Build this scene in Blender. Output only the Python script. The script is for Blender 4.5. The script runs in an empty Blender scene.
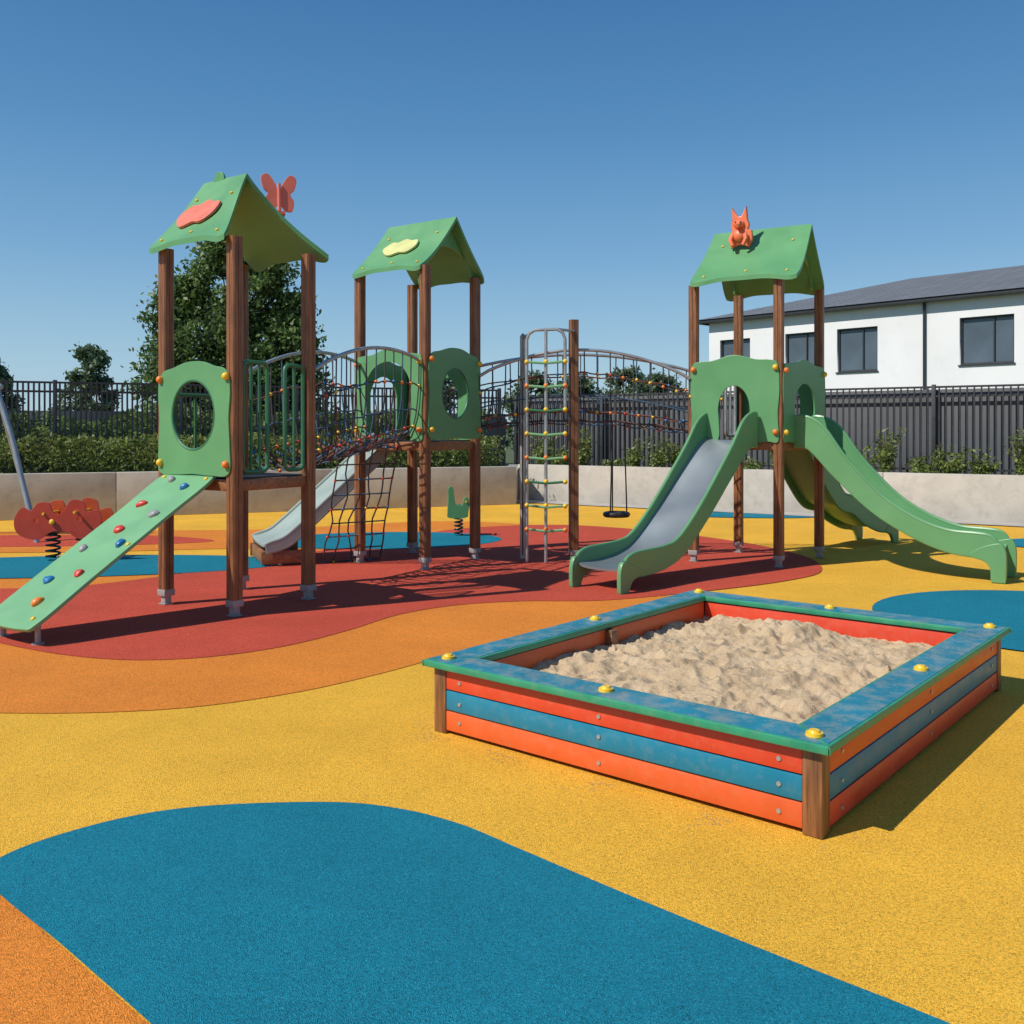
import bpy, bmesh, math, random
import numpy as np
from mathutils import Vector, Matrix, noise
random.seed(7); np.random.seed(7)
scene=bpy.context.scene
V=Vector
# ------------------------------------------------------------------ materials
def newmat(name):
    m=bpy.data.materials.new(name); m.use_nodes=True
    nt=m.node_tree; b=nt.nodes['Principled BSDF']; return m,nt,b
def N(nt,t,**k):
    n=nt.nodes.new(t)
    for a,v in k.items():
        if a in n.inputs.keys(): n.inputs[a].default_value=v
        else: setattr(n,a,v)
    return n
def mixc(nt,fac,a,b,blend='MIX'):
    n=nt.nodes.new('ShaderNodeMix'); n.data_type='RGBA'; n.blend_type=blend
    for sock,val in ((n.inputs[0],fac),(n.inputs[6],a),(n.inputs[7],b)):
        if hasattr(val,'is_linked') or hasattr(val,'links'): nt.links.new(val,sock)
        elif isinstance(val,(int,float)): sock.default_value=val
        else: sock.default_value=(*val,1) if len(val)==3 else val
    return n.outputs[2]
def ramp(nt,inp,stops):
    r=nt.nodes.new('ShaderNodeValToRGB'); nt.links.new(inp,r.inputs[0])
    el=r.color_ramp.elements
    while len(el)<len(stops): el.new(0.5)
    for e,(p,c) in zip(el,stops):
        e.position=p; e.color=(*c,1) if not isinstance(c,(int,float)) else (c,c,c,1)
    return r.outputs[0]
def coord(nt,scale=(1,1,1)):
    tc=nt.nodes.new('ShaderNodeTexCoord'); mp=nt.nodes.new('ShaderNodeMapping')
    mp.inputs['Scale'].default_value=scale; nt.links.new(tc.outputs['Object'],mp.inputs[0]); return mp.outputs[0]
def bump(nt,b,h,strength=.3,dist=.01):
    n=nt.nodes.new('ShaderNodeBump'); n.inputs['Strength'].default_value=strength; n.inputs['Distance'].default_value=dist
    nt.links.new(h,n.inputs['Height']); nt.links.new(n.outputs[0],b.inputs['Normal'])
def plain(name,c,rough=.5,var=.25,scale=6,metal=0,dirt=None,dirtamt=.4,bumps=.1,dpos=(.5,.72)):
    m,nt,b=newmat(name); co=coord(nt)
    n1=N(nt,'ShaderNodeTexNoise',Scale=scale,Detail=6.0); nt.links.new(co,n1.inputs[0])
    d=tuple(x*(1-var) for x in c); l=tuple(min(1,x*(1+var*.6)) for x in c)
    col=ramp(nt,n1.outputs[0],[(.3,d),(.7,l)])
    if dirt:
        n2=N(nt,'ShaderNodeTexNoise',Scale=scale*2.7,Detail=10.0,Roughness=.7); nt.links.new(co,n2.inputs[0])
        f=ramp(nt,n2.outputs[0],[(dpos[0],0.0),(dpos[1],dirtamt)]); col=mixc(nt,f,col,dirt)
    nt.links.new(col,b.inputs['Base Color']); b.inputs['Metallic'].default_value=metal
    n3=N(nt,'ShaderNodeTexNoise',Scale=90.0,Detail=4.0); nt.links.new(co,n3.inputs[0])
    rr=ramp(nt,n1.outputs[0],[(.3,max(0,rough-.08)),(.7,min(1,rough+.1))]); nt.links.new(rr,b.inputs['Roughness'])
    bump(nt,b,n3.outputs[0],bumps,.004); return m
def rubber(name,c):
    m,nt,b=newmat(name); co=coord(nt)
    v=N(nt,'ShaderNodeTexVoronoi',Scale=240.0); nt.links.new(co,v.inputs[0])
    sep=nt.nodes.new('ShaderNodeSeparateColor'); nt.links.new(v.outputs['Color'],sep.inputs[0])
    dk=tuple(x*.50 for x in c); lt=tuple(min(1,x*1.18+.02) for x in c)
    col=ramp(nt,sep.outputs[0],[(0,dk),(.3,tuple(x*.88 for x in c)),(.75,c),(1,lt)])
    n=N(nt,'ShaderNodeTexNoise',Scale=.9,Detail=9.0,Roughness=.7); nt.links.new(co,n.inputs[0])
    f=ramp(nt,n.outputs[0],[(.35,.88),(.65,1.05)])
    col=mixc(nt,1.0,col,f,'MULTIPLY')
    n2=N(nt,'ShaderNodeTexNoise',Scale=75.0,Detail=6.0,Roughness=.85); nt.links.new(co,n2.inputs[0])
    f2=ramp(nt,n2.outputs[0],[(.38,.72),(.54,1.05)]); col=mixc(nt,.85,col,f2,'MULTIPLY')
    nt.links.new(col,b.inputs['Base Color']); b.inputs['Roughness'].default_value=.85
    b.inputs['Specular IOR Level'].default_value=.22
    bump(nt,b,v.outputs['Distance'],.75,.006); return m
def wood(name,c,axis='z',rough=.45):
    m,nt,b=newmat(name)
    sc={'z':(28,28,1.6),'x':(1.6,28,28)}[axis]; co=coord(nt,sc)
    n=N(nt,'ShaderNodeTexNoise',Scale=1.6,Detail=8.0,Roughness=.6,Distortion=.8); nt.links.new(co,n.inputs[0])
    col=ramp(nt,n.outputs[0],[(.3,tuple(x*.45 for x in c)),(.5,c),(.72,tuple(min(1,x*1.5) for x in c))])
    n2=N(nt,'ShaderNodeTexNoise',Scale=1.5,Detail=4.0); nt.links.new(coord(nt,(3,3,3)),n2.inputs[0])
    col=mixc(nt,1.0,col,ramp(nt,n2.outputs[0],[(.3,.75),(.7,1.15)]),'MULTIPLY')
    nt.links.new(col,b.inputs['Base Color']); b.inputs['Roughness'].default_value=rough
    bump(nt,b,n.outputs[0],.35,.006); return m
def foliage(name,dark,light):
    m,nt,b=newmat(name); g=nt.nodes.new('ShaderNodeNewGeometry')
    co=coord(nt); n=N(nt,'ShaderNodeTexNoise',Scale=1.3,Detail=4.0); nt.links.new(co,n.inputs[0])
    a=ramp(nt,g.outputs['Random Per Island'],[(0,dark),(1,light)])
    f=ramp(nt,n.outputs[0],[(.35,.65),(.65,1.3)])
    col=mixc(nt,1.0,a,f,'MULTIPLY')
    nt.links.new(col,b.inputs['Base Color']); b.inputs['Roughness'].default_value=.5
    tr=nt.nodes.new('ShaderNodeBsdfTranslucent'); nt.links.new(col,tr.inputs[0])
    mx=nt.nodes.new('ShaderNodeMixShader'); mx.inputs[0].default_value=.4
    nt.links.new(b.outputs[0],mx.inputs[1]); nt.links.new(tr.outputs[0],mx.inputs[2])
    nt.links.new(mx.outputs[0],nt.nodes['Material Output'].inputs[0]); return m
DUST=(.45,.36,.24)
M=dict(
 yellow=rubber('yellow_rubber',(.98,.52,.05)), orange=rubber('orange_rubber',(.88,.28,.035)),
 red=rubber('red_rubber',(.64,.09,.050)), blue=rubber('blue_rubber',(.004,.225,.325)),
 green=plain('green_panel',(.115,.325,.135),.42,.08,3,dirt=(.2,.3,.18),dirtamt=.15), greenl=plain('light_green_panel',(.17,.40,.195),.42,.08,3,dirt=(.3,.38,.26),dirtamt=.2),
 greend=plain('dark_green_tube',(.035,.17,.08),.4,.1,5), greens=plain('slide_green',(.125,.32,.14),.36,.08,2,dirt=(.2,.3,.18),dirtamt=.15),
 steel=plain('galvanised_steel',(.46,.48,.49),.38,.15,8,metal=.6), foot=plain('dull_zinc',(.36,.36,.35),.6,.2,12,metal=.2),
 bed=plain('slide_bed_steel',(.30,.34,.37),.38,.1,1.2,metal=.6),
 bedl=plain('pale_slide_bed',(.31,.38,.35),.5,.12,2),
 tubeblue=plain('blue_grey_tube',(.28,.35,.40),.4,.15,5,metal=.3),
 post=wood('brown_post_wood',(.235,.098,.040)), beam=wood('brown_beam_wood',(.27,.12,.05),'x'),
 rope=plain('dark_rope',(.06,.055,.055),.8,.3,60), roper=plain('rust_rope',(.20,.075,.05),.8,.4,30), ropeb=plain('blue_grey_rope',(.06,.12,.19),.8,.4,30),
 cyel=plain('yellow_plastic',(.85,.52,.03),.35,.1), cred=plain('red_plastic',(.62,.045,.03),.35,.1),
 cblu=plain('blue_plastic',(.02,.17,.40),.35,.1), cora=plain('orange_plastic',(.80,.22,.03),.35,.1),
 cgry=plain('grey_plastic',(.30,.30,.31),.4,.1), cblk=plain('black_plastic',(.02,.02,.022),.4,.1),
 salmon=plain('salmon_panel',(.74,.17,.11),.45,.1,dirt=(.7,.35,.25),dirtamt=.2), figure=plain('orange_red_figure',(.80,.19,.075),.4,.1), cream=plain('cream_panel',(.62,.62,.25),.45,.12),
 rider=plain('deep_red_panel',(.50,.055,.03),.42,.12,7), rider2=plain('rust_orange_panel',(.60,.10,.03),.42,.12,7),
 pred=plain('red_painted_board',(.68,.065,.028),.42,.08,7,dirt=DUST,dirtamt=.15), pora=plain('orange_painted_board',(.72,.115,.028),.42,.08,7,dirt=DUST,dirtamt=.15),
 pblu=plain('blue_painted_board',(.006,.20,.33),.42,.08,7,dirt=DUST,dirtamt=.15),
 rim=plain('dusty_blue_rim',(.015,.20,.29),.5,.2,4,dirt=DUST,dirtamt=.7,dpos=(.44,.8)), rime=plain('green_rim_edge',(.03,.28,.15),.4,.2,6,dirt=DUST,dirtamt=.15),
 concrete=plain('pale_concrete',(.50,.47,.42),.85,.12,2.2,dirt=(.28,.25,.20),dirtamt=.45,bumps=.4),
 fence=plain('dark_fence_metal',(.035,.039,.046),.5,.15), screen=plain('grey_screen',(.10,.107,.118),.7,.12,1.5), screend=plain('dark_screen',(.06,.07,.08),.7,.15,1.0),
 render=plain('white_render',(.80,.80,.79),.85,.05,.6,dirt=(.6,.59,.57),dirtamt=.2),
 glass=plain('dark_glass',(.09,.12,.15),.06,.3,.7,bumps=0), frame=plain('dark_window_frame',(.03,.032,.036),.5,.1),
 soil=plain('dry_soil',(.13,.095,.06),.95,.4,4,bumps=.5), grass=plain('grass_ground',(.07,.10,.03),.95,.4,.5,dirt=(.18,.15,.08),dirtamt=.5),
 trunk=wood('bark',(.10,.07,.045)),
 leaf=foliage('tree_leaves',(.06,.11,.03),(.20,.30,.085)),
 leafb=foliage('shrub_leaves',(.07,.12,.025),(.27,.34,.09)),
 leafd=foliage('distant_leaves',(.08,.13,.07),(.20,.27,.13)),
 pave=plain('grey_paving',(.42,.39,.35),.9,.15,3,dirt=(.25,.22,.18),dirtamt=.3),
)
def roofmat():
    m,nt,b=newmat('grey_metal_roof'); co=coord(nt)
    w=N(nt,'ShaderNodeTexBrick',Scale=1.0); w.inputs['Color1'].default_value=(.12,.13,.145,1); w.inputs['Color2'].default_value=(.15,.16,.175,1)
    w.inputs['Mortar'].default_value=(.08,.085,.095,1); w.inputs['Brick Width'].default_value=.6; w.inputs['Row Height'].default_value=.35; w.inputs['Mortar Size'].default_value=.02
    nt.links.new(co,w.inputs[0]); nt.links.new(w.outputs[0],b.inputs['Base Color']); b.inputs['Roughness'].default_value=.7
    return m
M['roof']=roofmat()
def sandmat():
    m,nt,b=newmat('dry_sand'); co=coord(nt)
    n=N(nt,'ShaderNodeTexNoise',Scale=4.0,Detail=10.0,Roughness=.65); nt.links.new(co,n.inputs[0])
    col=ramp(nt,n.outputs[0],[(.3,(.45,.32,.19)),(.5,(.58,.43,.27)),(.7,(.66,.51,.34))])
    v=N(nt,'ShaderNodeTexNoise',Scale=300.0,Detail=3.0); nt.links.new(co,v.inputs[0])
    col=mixc(nt,1.0,col,ramp(nt,v.outputs[0],[(.3,.68),(.65,1.1)]),'MULTIPLY')
    nt.links.new(col,b.inputs['Base Color']); b.inputs['Roughness'].default_value=.95; b.inputs['Specular IOR Level'].default_value=.2
    n3=N(nt,'ShaderNodeTexNoise',Scale=60.0,Detail=7.0,Roughness=.7); nt.links.new(co,n3.inputs[0])
    bump(nt,b,n3.outputs[0],.7,.016); return m
M['sand']=sandmat()
# ------------------------------------------------------------------ helpers
W={}
def link(o): scene.collection.objects.link(o)
def thing(name,loc,label,category,group=None):
    o=bpy.data.objects.new(name,None); o.empty_display_size=.2; link(o); o.location=loc
    W[o]=V(loc); o['label']=label; o['category']=category
    if group: o['group']=group
    return o
def catmull(pts,n=8,closed=True):
    pts=[V(p) for p in pts]; L=len(pts); out=[]
    rng=range(L) if closed else range(L-1)
    for i in rng:
        if closed: a,b,c,d=pts[i-1],pts[i],pts[(i+1)%L],pts[(i+2)%L]
        else: a,b,c,d=pts[max(i-1,0)],pts[i],pts[i+1],pts[min(i+2,L-1)]
        for k in range(n):
            t=k/n
            out.append(.5*((2*b)+(c-a)*t+(2*a-5*b+4*c-d)*t*t+(3*b-a-3*c+d)*t**3))
    if not closed: out.append(pts[-1])
    return out
class MB:
    def __init__(s): s.bm=bmesh.new(); s.mi=0
    def merge(s,src,Mx=None):
        me=bpy.data.meshes.new('tmp')
        if isinstance(src,bmesh.types.BMesh): src.to_mesh(me); src.free()
        else: me=src
        if Mx: me.transform(Mx)
        n=len(s.bm.faces); s.bm.from_mesh(me); s.bm.faces.ensure_lookup_table()
        for f in s.bm.faces[n:]: f.material_index=s.mi
        bpy.data.meshes.remove(me)
    def box(s,c,size,R=None,bev=0,seg=2):
        b=bmesh.new(); bmesh.ops.create_cube(b,size=1); bmesh.ops.scale(b,vec=V(size),verts=b.verts)
        if bev: bmesh.ops.bevel(b,geom=b.edges[:],offset=bev,segments=seg,affect='EDGES',profile=.5)
        Mx=Matrix.Translation(V(c)) @ (R.to_4x4() if R else Matrix.Identity(4)); s.merge(b,Mx); return s
    def prism(s,poly,z0,z1,Mx=None,bev=0):
        b=bmesh.new(); vs=[b.verts.new((p[0],p[1],z0)) for p in poly]; f=b.faces.new(vs)
        r=bmesh.ops.extrude_face_region(b,geom=[f]); bmesh.ops.translate(b,vec=(0,0,z1-z0),verts=[v for v in r['geom'] if isinstance(v,bmesh.types.BMVert)])
        bmesh.ops.recalc_face_normals(b,faces=b.faces[:])
        s.merge(b,Mx); return s
    def tube(s,pts,r,n=6,closed=False,r2=None):
        pts=[V(p) for p in pts]; L=len(pts); rings=[]; bm=s.bm; up=None
        for i,p in enumerate(pts):
            if closed: t=(pts[(i+1)%L]-pts[i-1])
            else: t=pts[min(i+1,L-1)]-pts[max(i-1,0)]
            t.normalize()
            if up is None: up=t.orthogonal().normalized()
            else:
                up=(up-t*up.dot(t)); up=up.normalized() if up.length>1e-6 else t.orthogonal().normalized()
            side=t.cross(up); rr=r if r2 is None else r+(r2-r)*i/(L-1)
            rings.append([bm.verts.new(p+(up*math.cos(a)+side*math.sin(a))*rr) for a in [2*math.pi*k/n for k in range(n)]])
        m=L if closed else L-1
        for i in range(m):
            A,B=rings[i],rings[(i+1)%L]
            for k in range(n):
                f=bm.faces.new((A[k],A[(k+1)%n],B[(k+1)%n],B[k])); f.material_index=s.mi
        if not closed:
            f=bm.faces.new(rings[0][::-1]); f.material_index=s.mi
            f=bm.faces.new(rings[-1]); f.material_index=s.mi
        return s
    def cyl(s,a,b,r,n=14,r2=None): return s.tube([a,b],r,n,r2=r2)
    def ball(s,c,r,sc=(1,1,1),R=None,seg=12,jit=0):
        b=bmesh.new(); bmesh.ops.create_uvsphere(b,u_segments=seg,v_segments=max(6,seg//2+2),radius=r)
        for v in b.verts:
            v.co=V((v.co.x*sc[0],v.co.y*sc[1],v.co.z*sc[2]))
            if jit: v.co*=1+jit*noise.noise(v.co*9/r*.1+V(c)*3)
        s.merge(b,Matrix.Translation(V(c))@(R.to_4x4() if R else Matrix.Identity(4))); return s
    def plate(s,outs,th,Mx,bev=.004):
        cu=bpy.data.curves.new('c','CURVE'); cu.dimensions='2D'; cu.fill_mode='BOTH'; cu.extrude=max(th/2-bev,.0005); cu.bevel_depth=bev; cu.bevel_resolution=1
        for o in outs:
            sp=cu.splines.new('POLY'); sp.points.add(len(o)-1); sp.use_cyclic_u=True
            for q,p in zip(sp.points,o): q.co=(p[0],p[1],0,1)
        ob=bpy.data.objects.new('c',cu); link(ob); dg=bpy.context.evaluated_depsgraph_get(); dg.update()
        me=bpy.data.meshes.new_from_object(ob.evaluated_get(dg)); bpy.data.objects.remove(ob); bpy.data.curves.remove(cu)
        me.materials.clear(); s.merge(me,Mx); return s
    def ribbon(s,bot,top,tv):
        bm=s.bm; n=len(bot); q=[]
        for b_,t_ in zip(bot,top):
            q.append([bm.verts.new(V(b_)-tv),bm.verts.new(V(t_)-tv),bm.verts.new(V(t_)+tv),bm.verts.new(V(b_)+tv)])
        fs=[]
        for i in range(n-1):
            for k in range(4): fs.append(bm.faces.new((q[i][k],q[i][(k+1)%4],q[i+1][(k+1)%4],q[i+1][k])))
        fs.append(bm.faces.new(q[0][::-1])); fs.append(bm.faces.new(q[-1]))
        for f in fs: f.material_index=s.mi
        return s
    def out(s,name,mats,parent=None,label=None,smooth=True):
        bm=s.bm; bmesh.ops.recalc_face_normals(bm,faces=bm.faces[:])
        cs=[v.co for v in bm.verts]
        c=V([(min(p[i] for p in cs)+max(p[i] for p in cs))/2 for i in range(3)])
        bmesh.ops.translate(bm,vec=-c,verts=bm.verts)
        me=bpy.data.meshes.new(name); bm.to_mesh(me); bm.free()
        if not isinstance(mats,(list,tuple)): mats=[mats]
        for m in mats: me.materials.append(m)
        if smooth:
            me.shade_smooth(); me.set_sharp_from_angle(angle=math.radians(38))
        o=bpy.data.objects.new(name,me); link(o); W[o]=c
        if parent: o.parent=parent; o.location=c-W[parent]
        else: o.location=c
        if label: o['label']=label
        return o
def facemat(o,x,y):
    x=V(x).normalized(); y=V(y); y=(y-x*y.dot(x)).normalized(); z=x.cross(y)
    m=Matrix((x,y,z)).transposed().to_4x4(); m.translation=V(o); return m
def ell(cx,cy,rx,ry,n=28,p=2.0):
    o=[]
    for k in range(n):
        a=2*math.pi*k/n; c,s_=math.cos(a),math.sin(a)
        o.append((cx+rx*math.copysign(abs(c)**(2/p),c),cy+ry*math.copysign(abs(s_)**(2/p),s_)))
    return o
def sheet(name,pts,z,mat,kind='structure'):
    bm=bmesh.new(); vs=[bm.verts.new((p[0],p[1],z)) for p in pts]; f=bm.faces.new(vs); f.normal_update()
    if f.normal.z<0: f.normal_flip()
    bmesh.ops.triangulate(bm,faces=[f])
    me=bpy.data.meshes.new(name); bm.to_mesh(me); bm.free(); me.materials.append(mat)
    o=bpy.data.objects.new(name,me); link(o); o['kind']=kind; W[o]=V((0,0,0)); return o
# ------------------------------------------------------------------ ground
sheet('ground',[(-400,-200),(400,-200),(400,600),(-400,600)],-.01,M['grass'])
sheet('playground_surface',[(-16,-3),(16,-3),(14.5,12.9),(.1,22.6),(.1,21.0),(-16,14.4)],0,M['yellow'])
def field(name,pts,z,mat,n=6): return sheet(name,catmull([(p[0],p[1],0) for p in pts],n),z,M[mat])
field('playground_surface_orange_field',[(-9,6.6),(-6,5.6),(-4.2,5.5),(-3.47,5.45),(-2.92,5.40),(-2.35,5.41),(-1.82,5.53),(-1.31,5.84),(-.88,6.27),(-.45,6.78),(.1,7.2),(1.0,7.7),(1.65,8.5),(1.7,9.4),(1.0,11),(-1,13),(-5,11.5),(-9,10.5)],.004,'orange')
field('playground_surface_orange_loop',[(-9,12.8),(-6,12.6),(-3.5,13.0),(-2.0,12.2),(.2,13.8),(.6,16),(-1.4,17),(-4,15.6),(-6.5,15.4),(-9,14.9)],.005,'orange')
field('playground_surface_red_field',[(-7,9.2),(-5.6,8.2),(-4.74,7.75),(-3.94,7.22),(-3.26,6.82),(-2.67,6.64),(-2.15,6.73),(-1.68,7.08),(-1.30,7.66),(-.98,8.3),(-.5,8.75),(.1,8.95),(.9,9.0),(1.9,9.5),(2.9,10.15),(3.55,10.9),(3.75,12.2),(3.3,13.8),(2.2,15.4),(.9,16.3),(-.4,16),(-1.2,15.2),(-1.5,13.9),(-2.5,12.9),(-3.4,11.2),(-4.4,9.9),(-5.6,9.6)],.008,'red')
field('playground_surface_red_loop',[(-9,13.4),(-7,13.2),(-5,13.5),(-4.4,14.0),(-6,14.7),(-9,14.4)],.009,'red')
def disc(name,cx,cy,rx,ry,z,rot=0):
    pts=[]
    for k in range(72):
        a=2*math.pi*k/72; x,y=rx*math.cos(a),ry*math.sin(a); pts.append((cx+x*math.cos(rot)-y*math.sin(rot),cy+x*math.sin(rot)+y*math.cos(rot)))
    return sheet(name,pts,z,M['blue'])
disc('playground_surface_blue_spot',-5.3,11.3,2.6,.95,.012,.12)
disc('playground_surface_blue_spot',-1.9,14.0,1.75,1.1,.012,.1)
disc('playground_surface_blue_spot',4.7,8.05,1.55,1.5,.012)
disc('playground_surface_blue_spot',4.3,18.2,1.5,.55,.012,-.2)
disc('playground_surface_blue_spot',8.4,13.5,1.5,.8,.012)
field('playground_surface_blue_band',[(-.80,4.08),(-1.33,4.03),(-1.66,3.87),(-1.90,3.58),(-1.84,3.35),(-1.38,2.93),(-.99,2.57),(-.4,2.02),(.2,1.45),(1.0,1.0),(2.0,.9),(2.2,1.5),(1.7,2.06),(1.157,2.57),(.906,2.794),(.607,3.065),(.311,3.345),(.02,3.63),(-.21,3.85),(-.48,4.01)],.012,'blue',8)
field('playground_surface_orange_band',[(-1.95,3.45),(-1.78,3.30),(-1.38,2.93),(-.99,2.57),(-.4,2.02),(.2,1.45),(.6,.9),(-1,.6),(-2.6,1.5),(-2.9,2.8),(-2.4,3.5)],.004,'orange',8)
# ------------------------------------------------------------------ sandbox
n0=V((1.22,3.67,0)); eL=V((-.767,.641,0)); eR=V((.641,.767,0)); LL,LR,HT=2.2,2.92,.385
box=thing('sandbox',(n0+eL*LL/2+eR*LR/2),'low rectangular sandbox with red, blue and orange boards','sandbox')
def sp(a,b,z=0): return n0+eL*a+eR*b+V((0,0,z))
rimw=.20; ov=.035
RB=Matrix((eR,V((-eR.y,eR.x,0)),V((0,0,1)))).transposed()
def insetpoly(ps,d):
    out=[]; L=len(ps); ctr=sum(ps,V((0,0,0)))/L
    for i in range(L):
        a,b,cc=ps[i-1],ps[i],ps[(i+1)%L]
        n1=V(((b-a).y,-(b-a).x,0)).normalized(); n2=V(((cc-b).y,-(cc-b).x,0)).normalized()
        if n1.dot(ctr-b)<0:n1=-n1
        if n2.dot(ctr-b)<0:n2=-n2
        m=(n1+n2).normalized(); out.append(b+m*d/max(.3,m.dot(n1)))
    return out
def rimpart(poly):
    mb=MB(); pts=[sp(*p) for p in poly]
    mb.mi=1; mb.plate([[(p.x,p.y) for p in pts]],.036,Matrix.Translation((0,0,HT-.018)),.006)
    mb.mi=0; q=insetpoly(pts,.009); mb.prism([(p.x,p.y) for p in q],HT-.004,HT+.0025)
    return mb.out('rim_board',[M['rim'],M['rime']],box)
g=.002
rimpart([(g*1,0),(LL-g,0),(LL-rimw-g,rimw),(rimw+g,rimw)])
rimpart([(0,g),(0,LR-g),(rimw,LR-rimw-g),(rimw,rimw+g)])
rimpart([(LL,g),(LL,LR-g),(LL-rimw,LR-rimw-g),(LL-rimw,rimw+g)])
rimpart([(g,LR),(LL-g,LR),(LL-rimw-g,LR-rimw),(rimw+g,LR-rimw)])
pw=.085
for a in (ov+pw/2,LL-ov-pw/2):
    for b in (ov+pw/2,LR-ov-pw/2):
        MB().box(sp(a,b,(HT-.036)/2),(pw,pw,HT-.036),RB,.008).out('corner_post',M['post'],box)
bh=.108
def board(a0,b0,a1,b1,z,mat,out,h=bh,bolts=True,name='side_board'):
    p,q=sp(a0,b0),sp(a1,b1); d=(q-p); R=Matrix((d.normalized(),V((-d.normalized().y,d.normalized().x,0)),V((0,0,1)))).transposed()
    c=(p+q)/2; c.z=z
    o=MB().box(c,(d.length,.032,h-.006),R,.005).out(name,mat,box)
    if bolts:
        for t in (.05,.5,.95):
            c2=p+(q-p)*t; c2.z=z+random.uniform(-.01,.01); MB().cyl(c2+out*.012,c2+out*.021,.010,10).out('bolt',M['steel'],o)
zs=[.018+bh/2+i*bh for i in range(3)]
cols_f=[M['pora'],M['pblu'],M['pred']]; cols_s=[M['pred'],M['pblu'],M['pora']]
for i,z in enumerate(zs):
    o0=ov+.022
    board(ov+pw,o0,LL-ov-pw,o0,z,cols_f[i],-eR)
    board(o0,ov+pw,o0,LR-ov-pw,z,cols_s[i],-eL)
    board(ov+pw,LR-o0,LL-ov-pw,LR-o0,z,[M['pora'],M['pblu'],M['pred']][i],eR)
    board(LL-o0,ov+pw,LL-o0,LR-ov-pw,z,[M['pred'],M['pblu'],M['pora']][i],eL)
iw=rimw-.024
for z,h,mt in ((.275,.14,'pred'),(.13,.14,'pblu')):
    board(iw+.02,LR-iw,LL-iw-.02,LR-iw,z,M[mt],-eR,h,False,'inner_board')
    board(LL-iw,iw+.02,LL-iw,LR-iw-.02,z,M['pora' if mt=='pred' else mt],-eL,h,False,'inner_board')
    board(iw,iw+.02,iw,LR-iw-.02,z,M[mt],eL,h,False,'inner_board')
    board(iw+.02,iw,LL-iw-.02,iw,z,M[mt],eR,h,False,'inner_board')
MB().box(sp(LL-iw-.04,LR*.5,.27),(.07,.06,.14),RB,.004).out('inner_block',M['beam'],box)
m_=.09
for a,b in [(m_,m_),(LL-m_,m_),(m_,LR-m_),(LL-m_,LR-m_),(LL/2,m_+.01),(m_,LR/2),(LL-m_,LR/2),(LL/2,LR-m_)]:
    c=sp(a,b,HT+.002); mb=MB(); mb.cyl(c,c+V((0,0,.014)),.036,20,.034); mb.cyl(c+V((0,0,.0135)),c+V((0,0,.024)),.026,20,.02)
    mb.out('round_cap',M['cyel'],box)
bm=bmesh.new(); nx,ny=200,260; a0,a1=iw+.01,LL-iw-.01; b0,b1=iw+.01,LR-iw-.01
rs=random.Random(11); prints=[(rs.uniform(a0+.05,a1-.05),rs.uniform(b0+.05,b1-.05),rs.uniform(0,math.pi),rs.uniform(.45,1.2)) for _ in range(120)]
vg=[]
for i in range(nx+1):
    row=[]
    for j in range(ny+1):
        a=a0+(a1-a0)*i/nx; b=b0+(b1-b0)*j/ny; p=sp(a,b); u=i/nx; v=j/ny
        z=.240+.065*math.exp(-((u-.5)**2/.09+(v-.45)**2/.10))+.085*math.exp(-((u-.55)**2/.02+(v-.86)**2/.012))+.03*math.exp(-((u-.2)**2/.02+(v-.6)**2/.03))
        q=V((p.x,p.y,0)); qq=q+V((noise.noise(q*4),noise.noise(q*4+V((7,7,0))),0))*.10
        z+=.030*noise.noise(q*2.0)+.030*noise.noise(qq*4.2+V((3,1,0)))+.018*noise.noise(qq*9)
        r_=1-abs(noise.noise(qq*8+V((2,9,0)))); z+=.018*(r_**3-.6)
        for (fa,fb,an,sc) in prints:
            da,db=a-fa,b-fb
            if abs(da)<.2 and abs(db)<.2:
                x=(da*math.cos(an)+db*math.sin(an))/(.08*sc); y=(-da*math.sin(an)+db*math.cos(an))/(.05*sc); r=x*x+y*y
                z+=(-.026*math.exp(-r*1.2)+.012*math.exp(-(math.sqrt(r)-1.5)**2*4))*min(1,sc+.1)
        z+=.012*noise.noise(q*20)+.008*noise.noise(q*40)+.004*noise.noise(q*85)
        row.append(bm.verts.new((p.x,p.y,min(z,.37))))
    vg.append(row)
for i in range(nx):
    for j in range(ny): bm.faces.new((vg[i][j],vg[i+1][j],vg[i+1][j+1],vg[i][j+1]))
mb=MB(); mb.bm.free(); mb.bm=bm
so=mb.out('sand',M['sand']); so['kind']='stuff'; so['label']='heaped dry beige sand with footprints filling the sandbox'; so['category']='sand'
for p in so.data.polygons: p.use_smooth=True
bmg=bmesh.new()
def grain(x,y,z,r):
    k=[bmg.verts.new((x+r*math.cos(t),y+r*math.sin(t),z)) for t in (0,2.1,4.2)]; t_=bmg.verts.new((x,y,z+r))
    for i in range(3): bmg.faces.new((k[i],k[(i+1)%3],t_))
for _ in range(5200):
    if random.random()<.6:
        side=random.random(); d_=abs(random.gauss(0,.12))
        a,b=(random.uniform(0,LL),-d_) if side<.5 else ((-d_,random.uniform(0,LR)) if side<.6 else (LL+d_,random.uniform(0,LR)))
        if noise.noise(V((a*2,b*2,1)))<-.05: continue
        p=sp(a,b); grain(p.x,p.y,.001,random.uniform(.0015,.004))
    else:
        a,b=random.uniform(.02,LL-.02),random.uniform(.02,LR-.02)
        if rimw<a<LL-rimw and rimw<b<LR-rimw: continue
        p=sp(a,b); grain(p.x,p.y,HT+.003,random.uniform(.0015,.0035))
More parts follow.
